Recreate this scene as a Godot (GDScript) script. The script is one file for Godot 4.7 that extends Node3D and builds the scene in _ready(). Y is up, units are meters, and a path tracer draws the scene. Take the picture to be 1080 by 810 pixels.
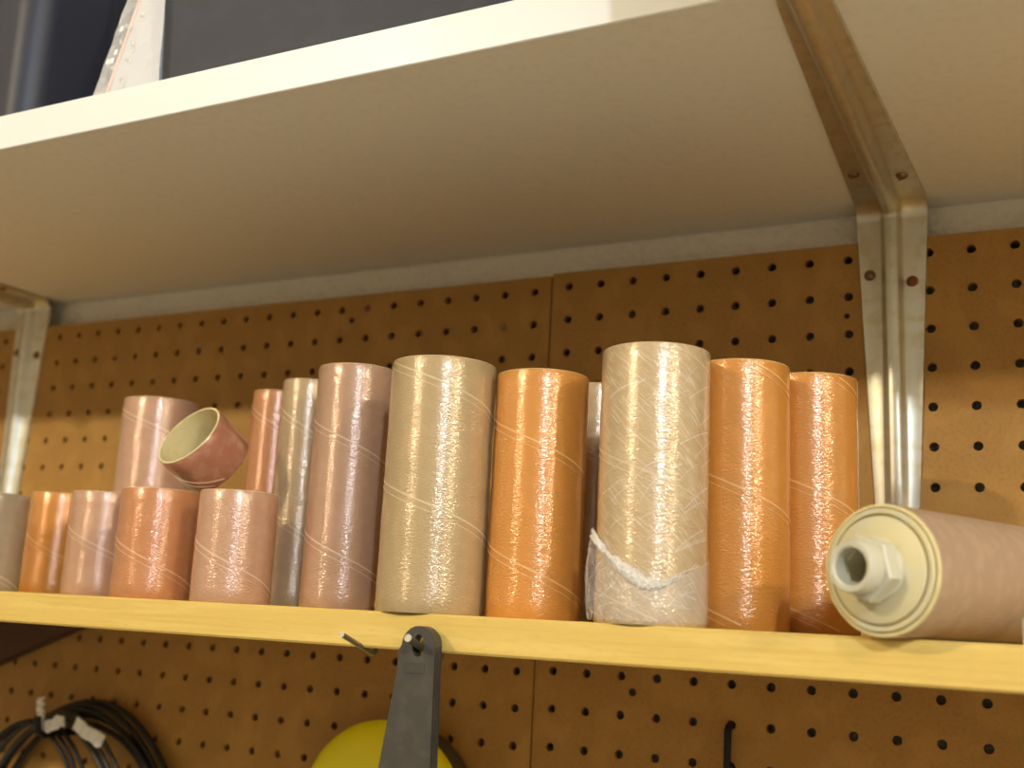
extends Node3D
# A workshop wall: pegboard, a white shelf above on steel brackets, a yellow pine shelf
# with cardboard tubes below.  x runs along the wall, y is up, z comes out of the wall.

const SHELF_TOP := -0.2444      # top of the lower pine shelf
const SHELF_THICK := 0.0190
const SHELF_FRONT := 0.2280
const UP_UNDER := 0.0366        # underside of the white shelf
const UP_THICK := 0.0240
const UP_FRONT := 0.2800
const INCH := 0.0254
const FLOOR_Y := -1.55
const CEIL_Y := 1.20

var taken := {}
var M := {}

# ---------------------------------------------------------------- helpers
func numbered(called: String) -> String:
	if not taken.has(called):
		taken[called] = 0
		return called
	taken[called] += 1
	return "%s_%03d" % [called, taken[called]]

func thing(called: String, label: String, category: String, at := Vector3.ZERO, group := "") -> Node3D:
	var o := Node3D.new()
	o.name = numbered(called)
	add_child(o)
	o.position = at
	tag(o, label, category, group)
	return o

func tag(o: Node, label: String, category: String, group := "") -> void:
	o.set_meta("label", label)
	o.set_meta("category", category)
	if group != "":
		o.set_meta("group", group)

func mesh_node(called: String, m: Mesh, mat: Material, parent: Node = null) -> MeshInstance3D:
	var o := MeshInstance3D.new()
	o.mesh = m
	o.material_override = mat
	o.cast_shadow = GeometryInstance3D.SHADOW_CASTING_SETTING_ON
	if parent == null:
		o.name = numbered(called)
		add_child(o)
	else:
		o.name = called
		parent.add_child(o, true)
	return o

func structure(called: String, m: Mesh, mat: Material, at := Vector3.ZERO) -> MeshInstance3D:
	var o := mesh_node(called, m, mat)
	o.position = at
	o.set_meta("kind", "structure")
	return o

func begin() -> SurfaceTool:
	var st := SurfaceTool.new()
	st.begin(Mesh.PRIMITIVE_TRIANGLES)
	return st

func vert(st: SurfaceTool, p: Vector3, n: Vector3, uv := Vector2.ZERO) -> void:
	st.set_normal(n)
	st.set_uv(uv)
	st.add_vertex(p)

# a quad seen from the side its normal points to; corners in any consistent turn
func quad(st: SurfaceTool, a: Vector3, b: Vector3, c: Vector3, d: Vector3, want: Vector3) -> void:
	var n := (b - a).cross(c - a)
	if n.length() < 1e-14:
		n = (c - a).cross(d - a)
	n = n.normalized()
	var q := [a, b, c, d]
	if n.dot(want) < 0.0:
		n = -n
	else:
		q = [a, d, c, b]
	for k in [0, 1, 2, 0, 2, 3]:
		vert(st, q[k], n)

func tri(st: SurfaceTool, a: Vector3, b: Vector3, c: Vector3, want: Vector3) -> void:
	var n := (b - a).cross(c - a).normalized()
	var q := [a, b, c]
	if n.dot(want) < 0.0:
		n = -n
	else:
		q = [a, c, b]
	for p in q:
		vert(st, p, n)

# box with chamfered edges, added to st
func add_box(st: SurfaceTool, c: Vector3, s: Vector3, ch := 0.0) -> void:
	var h := s * 0.5
	ch = minf(ch, minf(h.x, minf(h.y, h.z)) * 0.9)
	if ch <= 0.0:
		ch = 0.00001
	for ax in 3:
		var u := (ax + 1) % 3
		var w := (ax + 2) % 3
		for s1 in [-1.0, 1.0]:
			var pts := []
			for q in [[-1, -1], [1, -1], [1, 1], [-1, 1]]:
				var p := Vector3.ZERO
				p[ax] = s1 * h[ax]
				p[u] = q[0] * (h[u] - ch)
				p[w] = q[1] * (h[w] - ch)
				pts.append(c + p)
			var n := Vector3.ZERO
			n[ax] = s1
			quad(st, pts[0], pts[1], pts[2], pts[3], n)
		# edges along ax
		for s1 in [-1.0, 1.0]:
			for s2 in [-1.0, 1.0]:
				var a := Vector3.ZERO
				a[u] = s1 * h[u]
				a[w] = s2 * (h[w] - ch)
				var b := Vector3.ZERO
				b[u] = s1 * (h[u] - ch)
				b[w] = s2 * h[w]
				var e := Vector3.ZERO
				e[ax] = h[ax] - ch
				var n := Vector3.ZERO
				n[u] = s1
				n[w] = s2
				quad(st, c + a - e, c + a + e, c + b + e, c + b - e, n)
	for sx in [-1.0, 1.0]:
		for sy in [-1.0, 1.0]:
			for sz in [-1.0, 1.0]:
				tri(st, c + Vector3(sx * h.x, sy * (h.y - ch), sz * (h.z - ch)), c + Vector3(sx * (h.x - ch), sy * h.y, sz * (h.z - ch)), c + Vector3(sx * (h.x - ch), sy * (h.y - ch), sz * h.z), Vector3(sx, sy, sz))

func box_mesh(s: Vector3, ch := 0.0, c := Vector3.ZERO) -> ArrayMesh:
	var st := begin()
	add_box(st, c, s, ch)
	return st.commit()

# lathe about +y: profile of Vector2(radius, y); smooth along runs, hard at corners sharper than 40 degrees
func add_lathe(st: SurfaceTool, prof: Array, seg := 48, uvs := 0.04, xf := Transform3D.IDENTITY) -> void:
	var run := 0.0
	var rref := 0.0
	for p in prof:
		rref = maxf(rref, p.x)
	var around := maxf(1.0, round(TAU * rref / uvs))
	for i in prof.size() - 1:
		var p0: Vector2 = prof[i]
		var p1: Vector2 = prof[i + 1]
		var d := p1 - p0
		var n0 := Vector2(d.y, -d.x).normalized()
		var na := n0
		var nb := n0
		if i > 0:
			var dp: Vector2 = prof[i] - prof[i - 1]
			var np := Vector2(dp.y, -dp.x).normalized()
			if np.dot(n0) > 0.76:
				na = (np + n0).normalized()
		if i < prof.size() - 2:
			var dq: Vector2 = prof[i + 2] - prof[i + 1]
			var nq := Vector2(dq.y, -dq.x).normalized()
			if nq.dot(n0) > 0.76:
				nb = (nq + n0).normalized()
		var v0 := run / uvs
		run += d.length()
		var v1 := run / uvs
		for k in seg:
			var a0 := TAU * k / seg
			var a1 := TAU * (k + 1) / seg
			var c0 := Vector3(sin(a0), 0, cos(a0))
			var c1 := Vector3(sin(a1), 0, cos(a1))
			var u0 := around * k / seg
			var u1 := around * (k + 1) / seg
			var pts := [c0 * p0.x + Vector3(0, p0.y, 0), c1 * p0.x + Vector3(0, p0.y, 0), c1 * p1.x + Vector3(0, p1.y, 0), c0 * p1.x + Vector3(0, p1.y, 0)]
			var ns := [c0 * na.x + Vector3(0, na.y, 0), c1 * na.x + Vector3(0, na.y, 0), c1 * nb.x + Vector3(0, nb.y, 0), c0 * nb.x + Vector3(0, nb.y, 0)]
			var us := [Vector2(u0, v0), Vector2(u1, v0), Vector2(u1, v1), Vector2(u0, v1)]
			for q in [0, 2, 1, 0, 3, 2]:
				if (q != 0 and false):
					continue
				vert(st, xf * pts[q], (xf.basis * ns[q]).normalized(), us[q])

func lathe(prof: Array, seg := 48, uvs := 0.04, xf := Transform3D.IDENTITY) -> ArrayMesh:
	var st := begin()
	add_lathe(st, prof, seg, uvs, xf)
	st.generate_tangents()
	return st.commit()

# round bar along a list of points, capped
func add_tube(st: SurfaceTool, pts: Array, r: float, seg := 10, closed := false, cap := true) -> void:
	var n := pts.size()
	var rings := []
	var up := Vector3(0.013, 0.021, 1.0).normalized()
	for i in n:
		var a: Vector3 = pts[(i - 1 + n) % n] if (closed or i > 0) else pts[i]
		var b: Vector3 = pts[(i + 1) % n] if (closed or i < n - 1) else pts[i]
		var t := (b - a).normalized()
		var s := t.cross(up)
		if s.length() < 0.05:
			s = t.cross(Vector3(1, 0.02, 0.03))
		s = s.normalized()
		var w := s.cross(t).normalized()
		up = w
		var ring := []
		for k in seg:
			var g := TAU * k / seg
			ring.append([pts[i], s * cos(g) + w * sin(g)])
		rings.append(ring)
	var last := n if closed else n - 1
	for i in last:
		var r0: Array = rings[i]
		var r1: Array = rings[(i + 1) % n]
		for k in seg:
			var k1 := (k + 1) % seg
			var q := [r0[k], r1[k], r1[k1], r0[k1]]
			var face: Vector3 = (q[1][0] + q[1][1] * r - q[0][0] - q[0][1] * r).cross(q[2][0] + q[2][1] * r - q[0][0] - q[0][1] * r)
			var order := [0, 2, 1, 0, 3, 2] if face.dot(q[0][1]) > 0.0 else [0, 1, 2, 0, 2, 3]
			for j in order:
				vert(st, q[j][0] + q[j][1] * r, q[j][1], Vector2(float(k) / seg * 2.0, i * 0.4))
	if cap and not closed:
		for e in [0, n - 1]:
			var out: Vector3 = (pts[0] - pts[1]) if e == 0 else (pts[n - 1] - pts[n - 2])
			for k in seg:
				tri(st, pts[e], pts[e] + rings[e][k][1] * r, pts[e] + rings[e][(k + 1) % seg][1] * r, out)

func tube_mesh(pts: Array, r: float, seg := 10, closed := false) -> ArrayMesh:
	var st := begin()
	add_tube(st, pts, r, seg, closed)
	return st.commit()

# flat outline in xy pushed from z0 to z1
func prism(poly: PackedVector2Array, z0: float, z1: float) -> ArrayMesh:
	var st := begin()
	var ix := Geometry2D.triangulate_polygon(poly)
	for k in range(0, ix.size(), 3):
		var a := poly[ix[k]]
		var b := poly[ix[k + 1]]
		var c := poly[ix[k + 2]]
		tri(st, Vector3(a.x, a.y, z1), Vector3(b.x, b.y, z1), Vector3(c.x, c.y, z1), Vector3(0, 0, 1))
		tri(st, Vector3(a.x, a.y, z0), Vector3(b.x, b.y, z0), Vector3(c.x, c.y, z0), Vector3(0, 0, -1))
	var cw := Geometry2D.is_polygon_clockwise(poly)
	for i in poly.size():
		var a := poly[i]
		var b := poly[(i + 1) % poly.size()]
		var d := b - a
		var nn := Vector3(-d.y, d.x, 0) if cw else Vector3(d.y, -d.x, 0)
		quad(st, Vector3(a.x, a.y, z0), Vector3(b.x, b.y, z0), Vector3(b.x, b.y, z1), Vector3(a.x, a.y, z1), nn)
	return st.commit()

# ---------------------------------------------------------------- textures
func noise_gen(seed_: int, freq: float, oct := 4) -> FastNoiseLite:
	var f := FastNoiseLite.new()
	f.seed = seed_
	f.noise_type = FastNoiseLite.TYPE_SIMPLEX_SMOOTH
	f.frequency = freq
	f.fractal_type = FastNoiseLite.FRACTAL_FBM
	f.fractal_octaves = oct
	return f

# seamless field in 0..1, w by h, with its own frequency along each axis
func field(w: int, h: int, seed_: int, fx: float, fy: float, oct := 4) -> PackedFloat32Array:
	var n := noise_gen(seed_, 1.0, oct)
	var out := PackedFloat32Array()
	out.resize(w * h)
	var lo := 9.0
	var hi := -9.0
	for y in h:
		for x in w:
			var u := float(x) / w
			var v := float(y) / h
			var a := n.get_noise_2d(u * fx, v * fy)
			var b := n.get_noise_2d((u - 1.0) * fx, v * fy)
			var c := n.get_noise_2d(u * fx, (v - 1.0) * fy)
			var d := n.get_noise_2d((u - 1.0) * fx, (v - 1.0) * fy)
			var su := smoothstep(0.7, 1.0, u)
			var sv := smoothstep(0.7, 1.0, v)
			var g := lerpf(lerpf(a, b, su), lerpf(c, d, su), sv)
			out[y * w + x] = g
			lo = minf(lo, g)
			hi = maxf(hi, g)
	for i in out.size():
		out[i] = (out[i] - lo) / (hi - lo)
	return out

func color_tex(w: int, h: int, layers: Array, base: Color) -> ImageTexture:
	# each layer: [field, Color, low, high, weight]
	var im := Image.create(w, h, false, Image.FORMAT_RGB8)
	for y in h:
		for x in w:
			var c := base
			for l in layers:
				var t: float = l[0][y * w + x]
				c = c.lerp(l[1], smoothstep(l[2], l[3], t) * l[4])
			im.set_pixel(x, y, c)
	return ImageTexture.create_from_image(im)

# relief with a given root-mean-square slope across (su) and along (sv)
func normal_tex(w: int, h: int, f: PackedFloat32Array, su: float, sv := -1.0) -> ImageTexture:
	if sv < 0.0:
		sv = su
	var im := Image.create(w, h, false, Image.FORMAT_RGB8)
	var ax := 0.0
	var ay := 0.0
	for y in h:
		for x in w:
			var dx := f[y * w + (x + 1) % w] - f[y * w + (x - 1 + w) % w]
			var dy := f[((y + 1) % h) * w + x] - f[((y - 1 + h) % h) * w + x]
			ax += dx * dx
			ay += dy * dy
	var kx := su / sqrt(ax / (w * h))
	var ky := sv / sqrt(ay / (w * h))
	for y in h:
		for x in w:
			var dx := f[y * w + (x + 1) % w] - f[y * w + (x - 1 + w) % w]
			var dy := f[((y + 1) % h) * w + x] - f[((y - 1 + h) % h) * w + x]
			var n := Vector3(-dx * kx, dy * ky, 1.0).normalized()
			im.set_pixel(x, y, Color(n.x * 0.5 + 0.5, n.y * 0.5 + 0.5, n.z * 0.5 + 0.5))
	return ImageTexture.create_from_image(im)

func mat(c: Color, rough := 0.7, metal := 0.0) -> StandardMaterial3D:
	var m := StandardMaterial3D.new()
	m.albedo_color = c
	m.roughness = rough
	m.metallic = metal
	return m

func textured(tex: Texture2D, rough: float, tri_scale := Vector3.ZERO, nrm: Texture2D = null, nscale := 1.0) -> StandardMaterial3D:
	var m := mat(Color.WHITE, rough)
	m.albedo_texture = tex
	if nrm:
		m.normal_enabled = true
		m.normal_texture = nrm
		m.normal_scale = nscale
	if tri_scale != Vector3.ZERO:
		m.uv1_triplanar = true
		m.uv1_world_triplanar = true
		m.uv1_scale = tri_scale
	return m

func make_materials() -> void:
	# hardboard
	var hb1 := field(512, 512, 11, 60, 60, 4)
	var hb2 := field(512, 512, 12, 5, 4, 4)
	M.pegboard = textured(color_tex(512, 512, [[hb1, Color(0.56, 0.385, 0.16), 0.45, 0.85, 0.45], [hb2, Color(0.725, 0.55, 0.255), 0.45, 0.8, 0.4]], Color(0.65, 0.475, 0.195)), 0.62, Vector3.ONE * 5.0)
	# wall plaster
	var pl := field(512, 512, 21, 40, 40, 5)
	M.wall = textured(color_tex(512, 512, [[pl, Color(0.85, 0.81, 0.72), 0.5, 0.9, 0.5]], Color(0.93, 0.89, 0.80)), 0.9, Vector3.ONE * 3.0, normal_tex(512, 512, pl, 0.18), 1.0)
	M.ceiling = mat(Color(0.72, 0.70, 0.66), 0.9)
	M.room = mat(Color(0.60, 0.58, 0.54), 0.9)
	M.floor = textured(color_tex(512, 512, [[hb2, Color(0.45, 0.44, 0.42), 0.3, 0.8, 0.6]], Color(0.58, 0.56, 0.52)), 0.8, Vector3.ONE * 0.8)
	M.batten = mat(Color(0.55, 0.42, 0.27), 0.8)
	# white melamine shelf
	var me := field(256, 256, 31, 30, 30, 4)
	M.melamine = textured(color_tex(256, 256, [[me, Color(0.88, 0.87, 0.83), 0.4, 0.9, 0.6]], Color(0.91, 0.905, 0.87)), 0.5, Vector3.ONE * 4.0)
	M.edge_band = mat(Color(0.94, 0.935, 0.91), 0.35)
	# pine
	var g1 := field(512, 512, 41, 3.0, 70, 4)
	var g2 := field(512, 512, 42, 4, 14, 3)
	var g3 := field(512, 512, 43, 50, 60, 2)
	M.pine = textured(color_tex(512, 512, [[g1, Color(0.79, 0.64, 0.31), 0.5, 0.85, 0.4], [g2, Color(0.90, 0.79, 0.46), 0.4, 0.8, 0.5], [g3, Color(0.81, 0.66, 0.33), 0.5, 0.9, 0.3]], Color(0.85, 0.72, 0.375)), 0.55, Vector3(1.6, 6.0, 6.0))
	M.bench = textured(color_tex(512, 512, [[g1, Color(0.60, 0.57, 0.50), 0.4, 0.9, 0.6]], Color(0.74, 0.71, 0.64)), 0.6, Vector3(1, 3, 3))
	M.brown_wood = textured(color_tex(512, 512, [[g1, Color(0.20, 0.11, 0.05), 0.4, 0.9, 0.6]], Color(0.30, 0.17, 0.08)), 0.7, Vector3(3, 8, 8))
	# zinc plated steel
	var zn := field(256, 256, 51, 6, 6, 4)
	M.zinc = textured(color_tex(256, 256, [[zn, Color(0.78, 0.73, 0.58), 0.45, 0.8, 0.6]], Color(0.84, 0.82, 0.75)), 0.38, Vector3.ONE * 12.0)
	M.zinc.metallic = 0.88
	M.screw = mat(Color(0.52, 0.42, 0.31), 0.4, 0.8)
	M.screw_rust = mat(Color(0.50, 0.29, 0.17), 0.6, 0.3)
	M.dark_screw = mat(Color(0.16, 0.11, 0.07), 0.6, 0.3)
	M.nail = mat(Color(0.50, 0.49, 0.46), 0.4, 0.85)
	M.black_wire = mat(Color(0.10, 0.10, 0.10), 0.5, 0.4)
	# crumpled clear film on the tubes: a relief for the gloss
	var c1 := field(512, 512, 61, 15, 24, 4)
	var c2 := field(512, 512, 62, 12, 20, 2)
	var cr := PackedFloat32Array()
	cr.resize(512 * 512)
	for i in cr.size():
		cr[i] = absf(c1[i] - 0.5) * 2.0 + c2[i] * 1.0
	M.film_normal = normal_tex(512, 512, cr, 0.056, 0.15)
	M.fibre = field(512, 512, 63, 40, 70, 3)
	M.patch = field(512, 512, 64, 3, 4, 3)
	var s0 := field(512, 512, 65, 3, 26, 4)
	M.streak = PackedFloat32Array()
	M.streak.resize(512 * 512)
	for yy in 512:
		for xx in 512:
			M.streak[yy * 512 + xx] = s0[((yy + xx) % 512) * 512 + xx]
	M.core = textured(color_tex(256, 256, [[zn, Color(0.80, 0.73, 0.50), 0.4, 0.9, 0.6]], Color(0.87, 0.81, 0.60)), 0.75, Vector3.ONE * 20.0)
	M.seam = {}
	M.tote = textured(color_tex(256, 256, [[zn, Color(0.21, 0.22, 0.26), 0.4, 0.9, 0.7]], Color(0.18, 0.19, 0.23)), 0.6, Vector3.ONE * 6.0)
	M.tote_navy = mat(Color(0.14, 0.155, 0.215), 0.5)
	M.cardboard = mat(Color(0.55, 0.41, 0.27), 0.85)
	M.white_foam = mat(Color(0.86, 0.86, 0.86), 0.6)
	M.white_foam.subsurf_scatter_enabled = false
	M.pink_paper = mat(Color(0.93, 0.83, 0.78), 0.7)
	M.bag = mat(Color(0.90, 0.90, 0.90, 0.45), 0.25)
	M.bag.transparency = BaseMaterial3D.TRANSPARENCY_ALPHA
	M.bag.cull_mode = BaseMaterial3D.CULL_DISABLED
	M.torn = mat(Color(0.96, 0.94, 0.91, 0.20), 0.30)
	M.torn.transparency = BaseMaterial3D.TRANSPARENCY_ALPHA
	M.torn.cull_mode = BaseMaterial3D.CULL_DISABLED
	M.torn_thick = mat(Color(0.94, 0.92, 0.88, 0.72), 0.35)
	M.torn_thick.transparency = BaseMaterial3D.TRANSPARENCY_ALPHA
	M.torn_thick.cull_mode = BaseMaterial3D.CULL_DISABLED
	# roller
	M.roller = textured(color_tex(512, 512, [[M.fibre, Color(0.62, 0.515, 0.41), 0.4, 0.9, 0.5], [M.patch, Color(0.73, 0.61, 0.49), 0.4, 0.8, 0.5]], Color(0.68, 0.565, 0.45)), 0.55, Vector3.ZERO, M.film_normal, 0.35)
	M.cap = textured(color_tex(512, 512, [[M.patch, Color(0.80, 0.79, 0.74), 0.55, 0.8, 0.7]], Color(0.84, 0.79, 0.60)), 0.5, Vector3.ONE * 9.0)
	M.fitting = mat(Color(0.80, 0.78, 0.68), 0.45)
	# hanging things
	M.black_bar = textured(color_tex(256, 256, [[zn, Color(0.34, 0.32, 0.29), 0.3, 0.9, 0.7]], Color(0.28, 0.265, 0.24)), 0.45, Vector3.ONE * 14.0)
	M.black_bar.metallic = 0.25
	M.black_edge = mat(Color(0.13, 0.125, 0.12), 0.6, 0.2)
	M.yellow = mat(Color(0.93, 0.88, 0.05), 0.4)
	M.grey_plastic = mat(Color(0.33, 0.31, 0.26), 0.5)
	M.cable = mat(Color(0.10, 0.095, 0.085), 0.45, 0.2)
	M.cable_grey = mat(Color(0.30, 0.285, 0.25), 0.45, 0.4)
	M.tie = mat(Color(0.90, 0.89, 0.86), 0.6)

# ---------------------------------------------------------------- light
func lamp(at: Vector3, col: Color, energy: float, label: String) -> void:
	var t := thing("ceiling_bulb", label, "lamp", Vector3(at.x, CEIL_Y, at.z))
	var drop := at.y - CEIL_Y
	mesh_node("ceiling_rose", lathe([Vector2(0, -0.02), Vector2(0.045, -0.02), Vector2(0.055, 0.0), Vector2(0.0, 0.0)], 24), M.ceiling, t)
	mesh_node("cord", tube_mesh([Vector3(0, -0.018, 0), Vector3(0, drop + 0.10, 0)], 0.004, 8), M.black_wire, t)
	mesh_node("socket", lathe([Vector2(0, drop + 0.045), Vector2(0.022, drop + 0.045), Vector2(0.022, drop + 0.10), Vector2(0.012, drop + 0.115), Vector2(0.0, drop + 0.115)], 20), M.black_edge, t)
	var g := mat(Color(1, 1, 1), 0.4)
	g.emission_enabled = true
	g.emission = col
	g.emission_energy_multiplier = 18.0
	var prof := []
	for k in 17:
		var a := PI * k / 16.0
		prof.append(Vector2(0.05 * sin(a), drop - 0.05 * cos(a)))
	mesh_node("bulb", lathe(prof, 24), g, t)
	var l := OmniLight3D.new()
	l.name = "bulb_light"
	l.light_color = col
	l.light_energy = energy
	l.light_size = 0.05
	l.omni_range = 12.0
	l.omni_attenuation = 2.0
	l.shadow_enabled = true
	t.add_child(l)
	l.position = Vector3(0, drop, 0)

# ---------------------------------------------------------------- pegboard
func pegboard(xs: Array, ys: Array, x0: float, x1: float, y0: float, y1: float, skip: Dictionary, label: String) -> Node3D:
	# xs, ys: hole centres; the sheet spans x0..x1, y0..y1, front face at z = 0
	var T := 0.005
	var R := 0.0030
	var st := begin()
	var dirs := []
	for k in 16:
		var a := TAU * k / 16.0
		dirs.append(Vector2(cos(a), sin(a)))
	for i in xs.size():
		var lx: float = x0 if i == 0 else (xs[i - 1] + xs[i]) * 0.5
		var rx: float = x1 if i == xs.size() - 1 else (xs[i + 1] + xs[i]) * 0.5
		for j in ys.size():
			var ty: float = y1 if j == 0 else (ys[j - 1] + ys[j]) * 0.5
			var by: float = y0 if j == ys.size() - 1 else (ys[j + 1] + ys[j]) * 0.5
			if skip.has(Vector2i(i, j)):
				for z in [0.0, -T]:
					quad(st, Vector3(lx, by, z), Vector3(rx, by, z), Vector3(rx, ty, z), Vector3(lx, ty, z), Vector3(0, 0, 1 if z == 0.0 else -1))
				continue
			var c := Vector2(xs[i], ys[j])
			var outer := []
			for k in 16:
				var d: Vector2 = dirs[k]
				if k % 4 == 2:
					outer.append(Vector2(rx if d.x > 0 else lx, ty if d.y > 0 else by))
				else:
					var s := 1e9
					if absf(d.x) > 1e-6:
						s = minf(s, ((rx if d.x > 0 else lx) - c.x) / d.x)
					if absf(d.y) > 1e-6:
						s = minf(s, ((ty if d.y > 0 else by) - c.y) / d.y)
					outer.append(c + d * s)
			for k in 16:
				var k1 := (k + 1) % 16
				var a: Vector2 = c + dirs[k] * R
				var b: Vector2 = c + dirs[k1] * R
				var p: Vector2 = outer[k]
				var q: Vector2 = outer[k1]
				quad(st, Vector3(a.x, a.y, 0), Vector3(p.x, p.y, 0), Vector3(q.x, q.y, 0), Vector3(b.x, b.y, 0), Vector3(0, 0, 1))
				quad(st, Vector3(a.x, a.y, 0), Vector3(b.x, b.y, 0), Vector3(b.x, b.y, -T), Vector3(a.x, a.y, -T), Vector3(-dirs[k].x, -dirs[k].y, 0))
	# rim of the sheet
	quad(st, Vector3(x0, y0, 0), Vector3(x0, y1, 0), Vector3(x0, y1, -T), Vector3(x0, y0, -T), Vector3(-1, 0, 0))
	quad(st, Vector3(x1, y0, 0), Vector3(x1, y1, 0), Vector3(x1, y1, -T), Vector3(x1, y0, -T), Vector3(1, 0, 0))
	quad(st, Vector3(x0, y1, 0), Vector3(x1, y1, 0), Vector3(x1, y1, -T), Vector3(x0, y1, -T), Vector3(0, 1, 0))
	quad(st, Vector3(x0, y0, 0), Vector3(x1, y0, 0), Vector3(x1, y0, -T), Vector3(x0, y0, -T), Vector3(0, -1, 0))
	var t := thing("pegboard", label, "pegboard")
	mesh_node("perforated_sheet", st.commit(), M.pegboard, t)
	return t

func board_screw(t: Node3D, x: float, y: float, m: Material, r := 0.0024) -> void:
	var o := mesh_node("screw", lathe([Vector2(0.0, 0.0006), Vector2(r * 0.7, 0.0005), Vector2(r, 0.0), Vector2(r * 0.6, -0.004), Vector2(0, -0.004)], 14), m, t)
	o.position = Vector3(x, y, 0.0002)
	o.rotation.x = PI / 2

# ---------------------------------------------------------------- brackets
func bracket(cx: float, label: String, screws: Array) -> void:
	var t := thing("shelf_bracket", label, "bracket", Vector3(cx, 0, 0), "steel brackets under the white shelf")
	# path up the board, round the bend and out under the shelf: [y, z, normal y, normal z, width, rib height]
	var th := 0.0018
	var path := []
	var bottom := -0.178
	var reach := 0.2795
	var rb := 0.013
	for k in 15:
		var f := k / 14.0
		var y := lerpf(bottom, UP_UNDER - rb, f)
		var w := lerpf(0.0265, 0.0455, f)
		if k == 0:
			w = 0.018
		path.append([y, 0.0, 0.0, 1.0, w, lerpf(0.0055, 0.0085, f) * (0.35 if k == 0 else 1.0), f])
	for k in range(1, 8):
		var a := PI * 0.5 * k / 8.0
		path.append([UP_UNDER - rb + rb * sin(a), rb - rb * cos(a), -sin(a), cos(a), 0.0455, 0.0085, 1.0])
	for k in 15:
		var f := k / 14.0
		var z := lerpf(rb, reach, f)
		var w := lerpf(0.0455, 0.0235, f)
		if k == 14:
			w = 0.0225
		path.append([UP_UNDER, z, -1.0, 0.0, w, lerpf(0.0085, 0.0055, f), 1.0])
	var prof := []   # across in half rib widths beyond which the flange runs; each [side factor type, value, height share]
	var rows := []
	for p in path:
		var half: float = p[4] * 0.5
		var rw := 0.0062
		var h: float = p[5]
		var us := [-half, -half + 0.0006, -rw - 0.0016, -rw, -rw + 0.0018, -rw + 0.0036, 0.0, rw - 0.0036, rw - 0.0018, rw, rw + 0.0016, half - 0.0006, half]
		var hs := [0.0, th, th, th + h * 0.18, th + h * 0.72, th + h, th + h * 0.94, th + h, th + h * 0.72, th + h * 0.18, th, th, 0.0]
		var row := []
		for i in us.size():
			row.append(Vector3(us[i], p[0] + p[2] * hs[i], p[1] + p[3] * hs[i]))
		rows.append(row)
	var st := begin()
	st.set_smooth_group(1)
	for i in rows.size() - 1:
		for j in rows[i].size() - 1:
			var a: Vector3 = rows[i][j]
			var b: Vector3 = rows[i][j + 1]
			var c: Vector3 = rows[i + 1][j + 1]
			var d: Vector3 = rows[i + 1][j]
			st.set_smooth_group(1 if (j > 0 and j < 11) else 2 + j)
			for v in [a, d, c, a, c, b]:
				st.add_vertex(v)
	st.index()
	st.generate_normals()
	mesh_node("pressed_arm", st.commit(), M.zinc, t)
	# back sheet so that it is solid
	for s in screws:
		var o := Node3D.new()
		var head := mesh_node("screw", lathe([Vector2(0.0, 0.0024), Vector2(0.0018, 0.0022), Vector2(0.0033, 0.0012), Vector2(0.0037, 0.0), Vector2(0.0014, -0.0002), Vector2(0.0014, -0.008), Vector2(0, -0.008)], 18), s[3], t)
		o.free()
		var on_board: bool = s[2]
		if on_board:
			head.position = Vector3(s[0] - cx, s[1], th)
			head.rotation.x = PI / 2
		else:
			head.position = Vector3(s[0] - cx, UP_UNDER - th, s[1])
			head.rotation.x = PI
		mesh_node("slot", box_mesh(Vector3(0.0052, 0.0006, 0.0009), 0.0001, Vector3(0, 0.0022, 0)), M.screw_rust, head).rotation.y = 0.6

# ---------------------------------------------------------------- cardboard tubes
func wrap_material(base: Color, light: Color, dark: Color, streaks := 0.0) -> StandardMaterial3D:
	var layers := [[M.fibre, dark, 0.45, 0.9, 0.28], [M.patch, light, 0.4, 0.85, 0.35]]
	if streaks > 0.0:
		layers.append([M.streak, Color(0.93, 0.89, 0.82), 0.52, 0.85, streaks])
	var m := textured(color_tex(512, 512, layers, base), 0.14, Vector3.ZERO, M.film_normal, 1.0)
	m.metallic_specular = 0.8
	m.clearcoat_enabled = true
	m.clearcoat = 0.4
	m.clearcoat_roughness = 0.32
	m.metallic = 0.12
	return m

func helix_mesh(r: float, h: float, y_at: float, phi: float, pitch: float, offs: Array) -> ArrayMesh:
	# thin raised lines round the tube; y_at is the height where the line faces direction phi
	var st := begin()
	for o in offs:
		var wid: float = o[1]
		var steps := 260
		var prev := []
		for k in steps + 1:
			var a := phi + lerpf(-TAU * 1.6, TAU * 1.6, float(k) / steps)
			var y: float = y_at + o[0] - pitch * (a - phi) / TAU
			if y < 0.0015 or y > h - 0.0015:
				prev = []
				continue
			var c := Vector3(sin(a), 0, cos(a))
			var cur := [c * (r + 0.00018) + Vector3(0, y + wid * 0.5, 0), c * (r + 0.00018) + Vector3(0, y - wid * 0.5, 0), c]
			if prev.size():
				var q := [prev[0], cur[0], cur[1], prev[1]]
				var nn := [prev[2], cur[2], cur[2], prev[2]]
				for j in [0, 1, 2, 0, 2, 3]:
					vert(st, q[j], nn[j])
				# lower and upper lips down to the paper
				quad(st, prev[0], cur[0], cur[0] - c * 0.0003, prev[0] - prev[2] * 0.0003, Vector3.UP)
				quad(st, prev[1], cur[1], cur[1] - c * 0.0003, prev[1] - prev[2] * 0.0003, Vector3.DOWN)
			prev = cur
	return st.commit()

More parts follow.
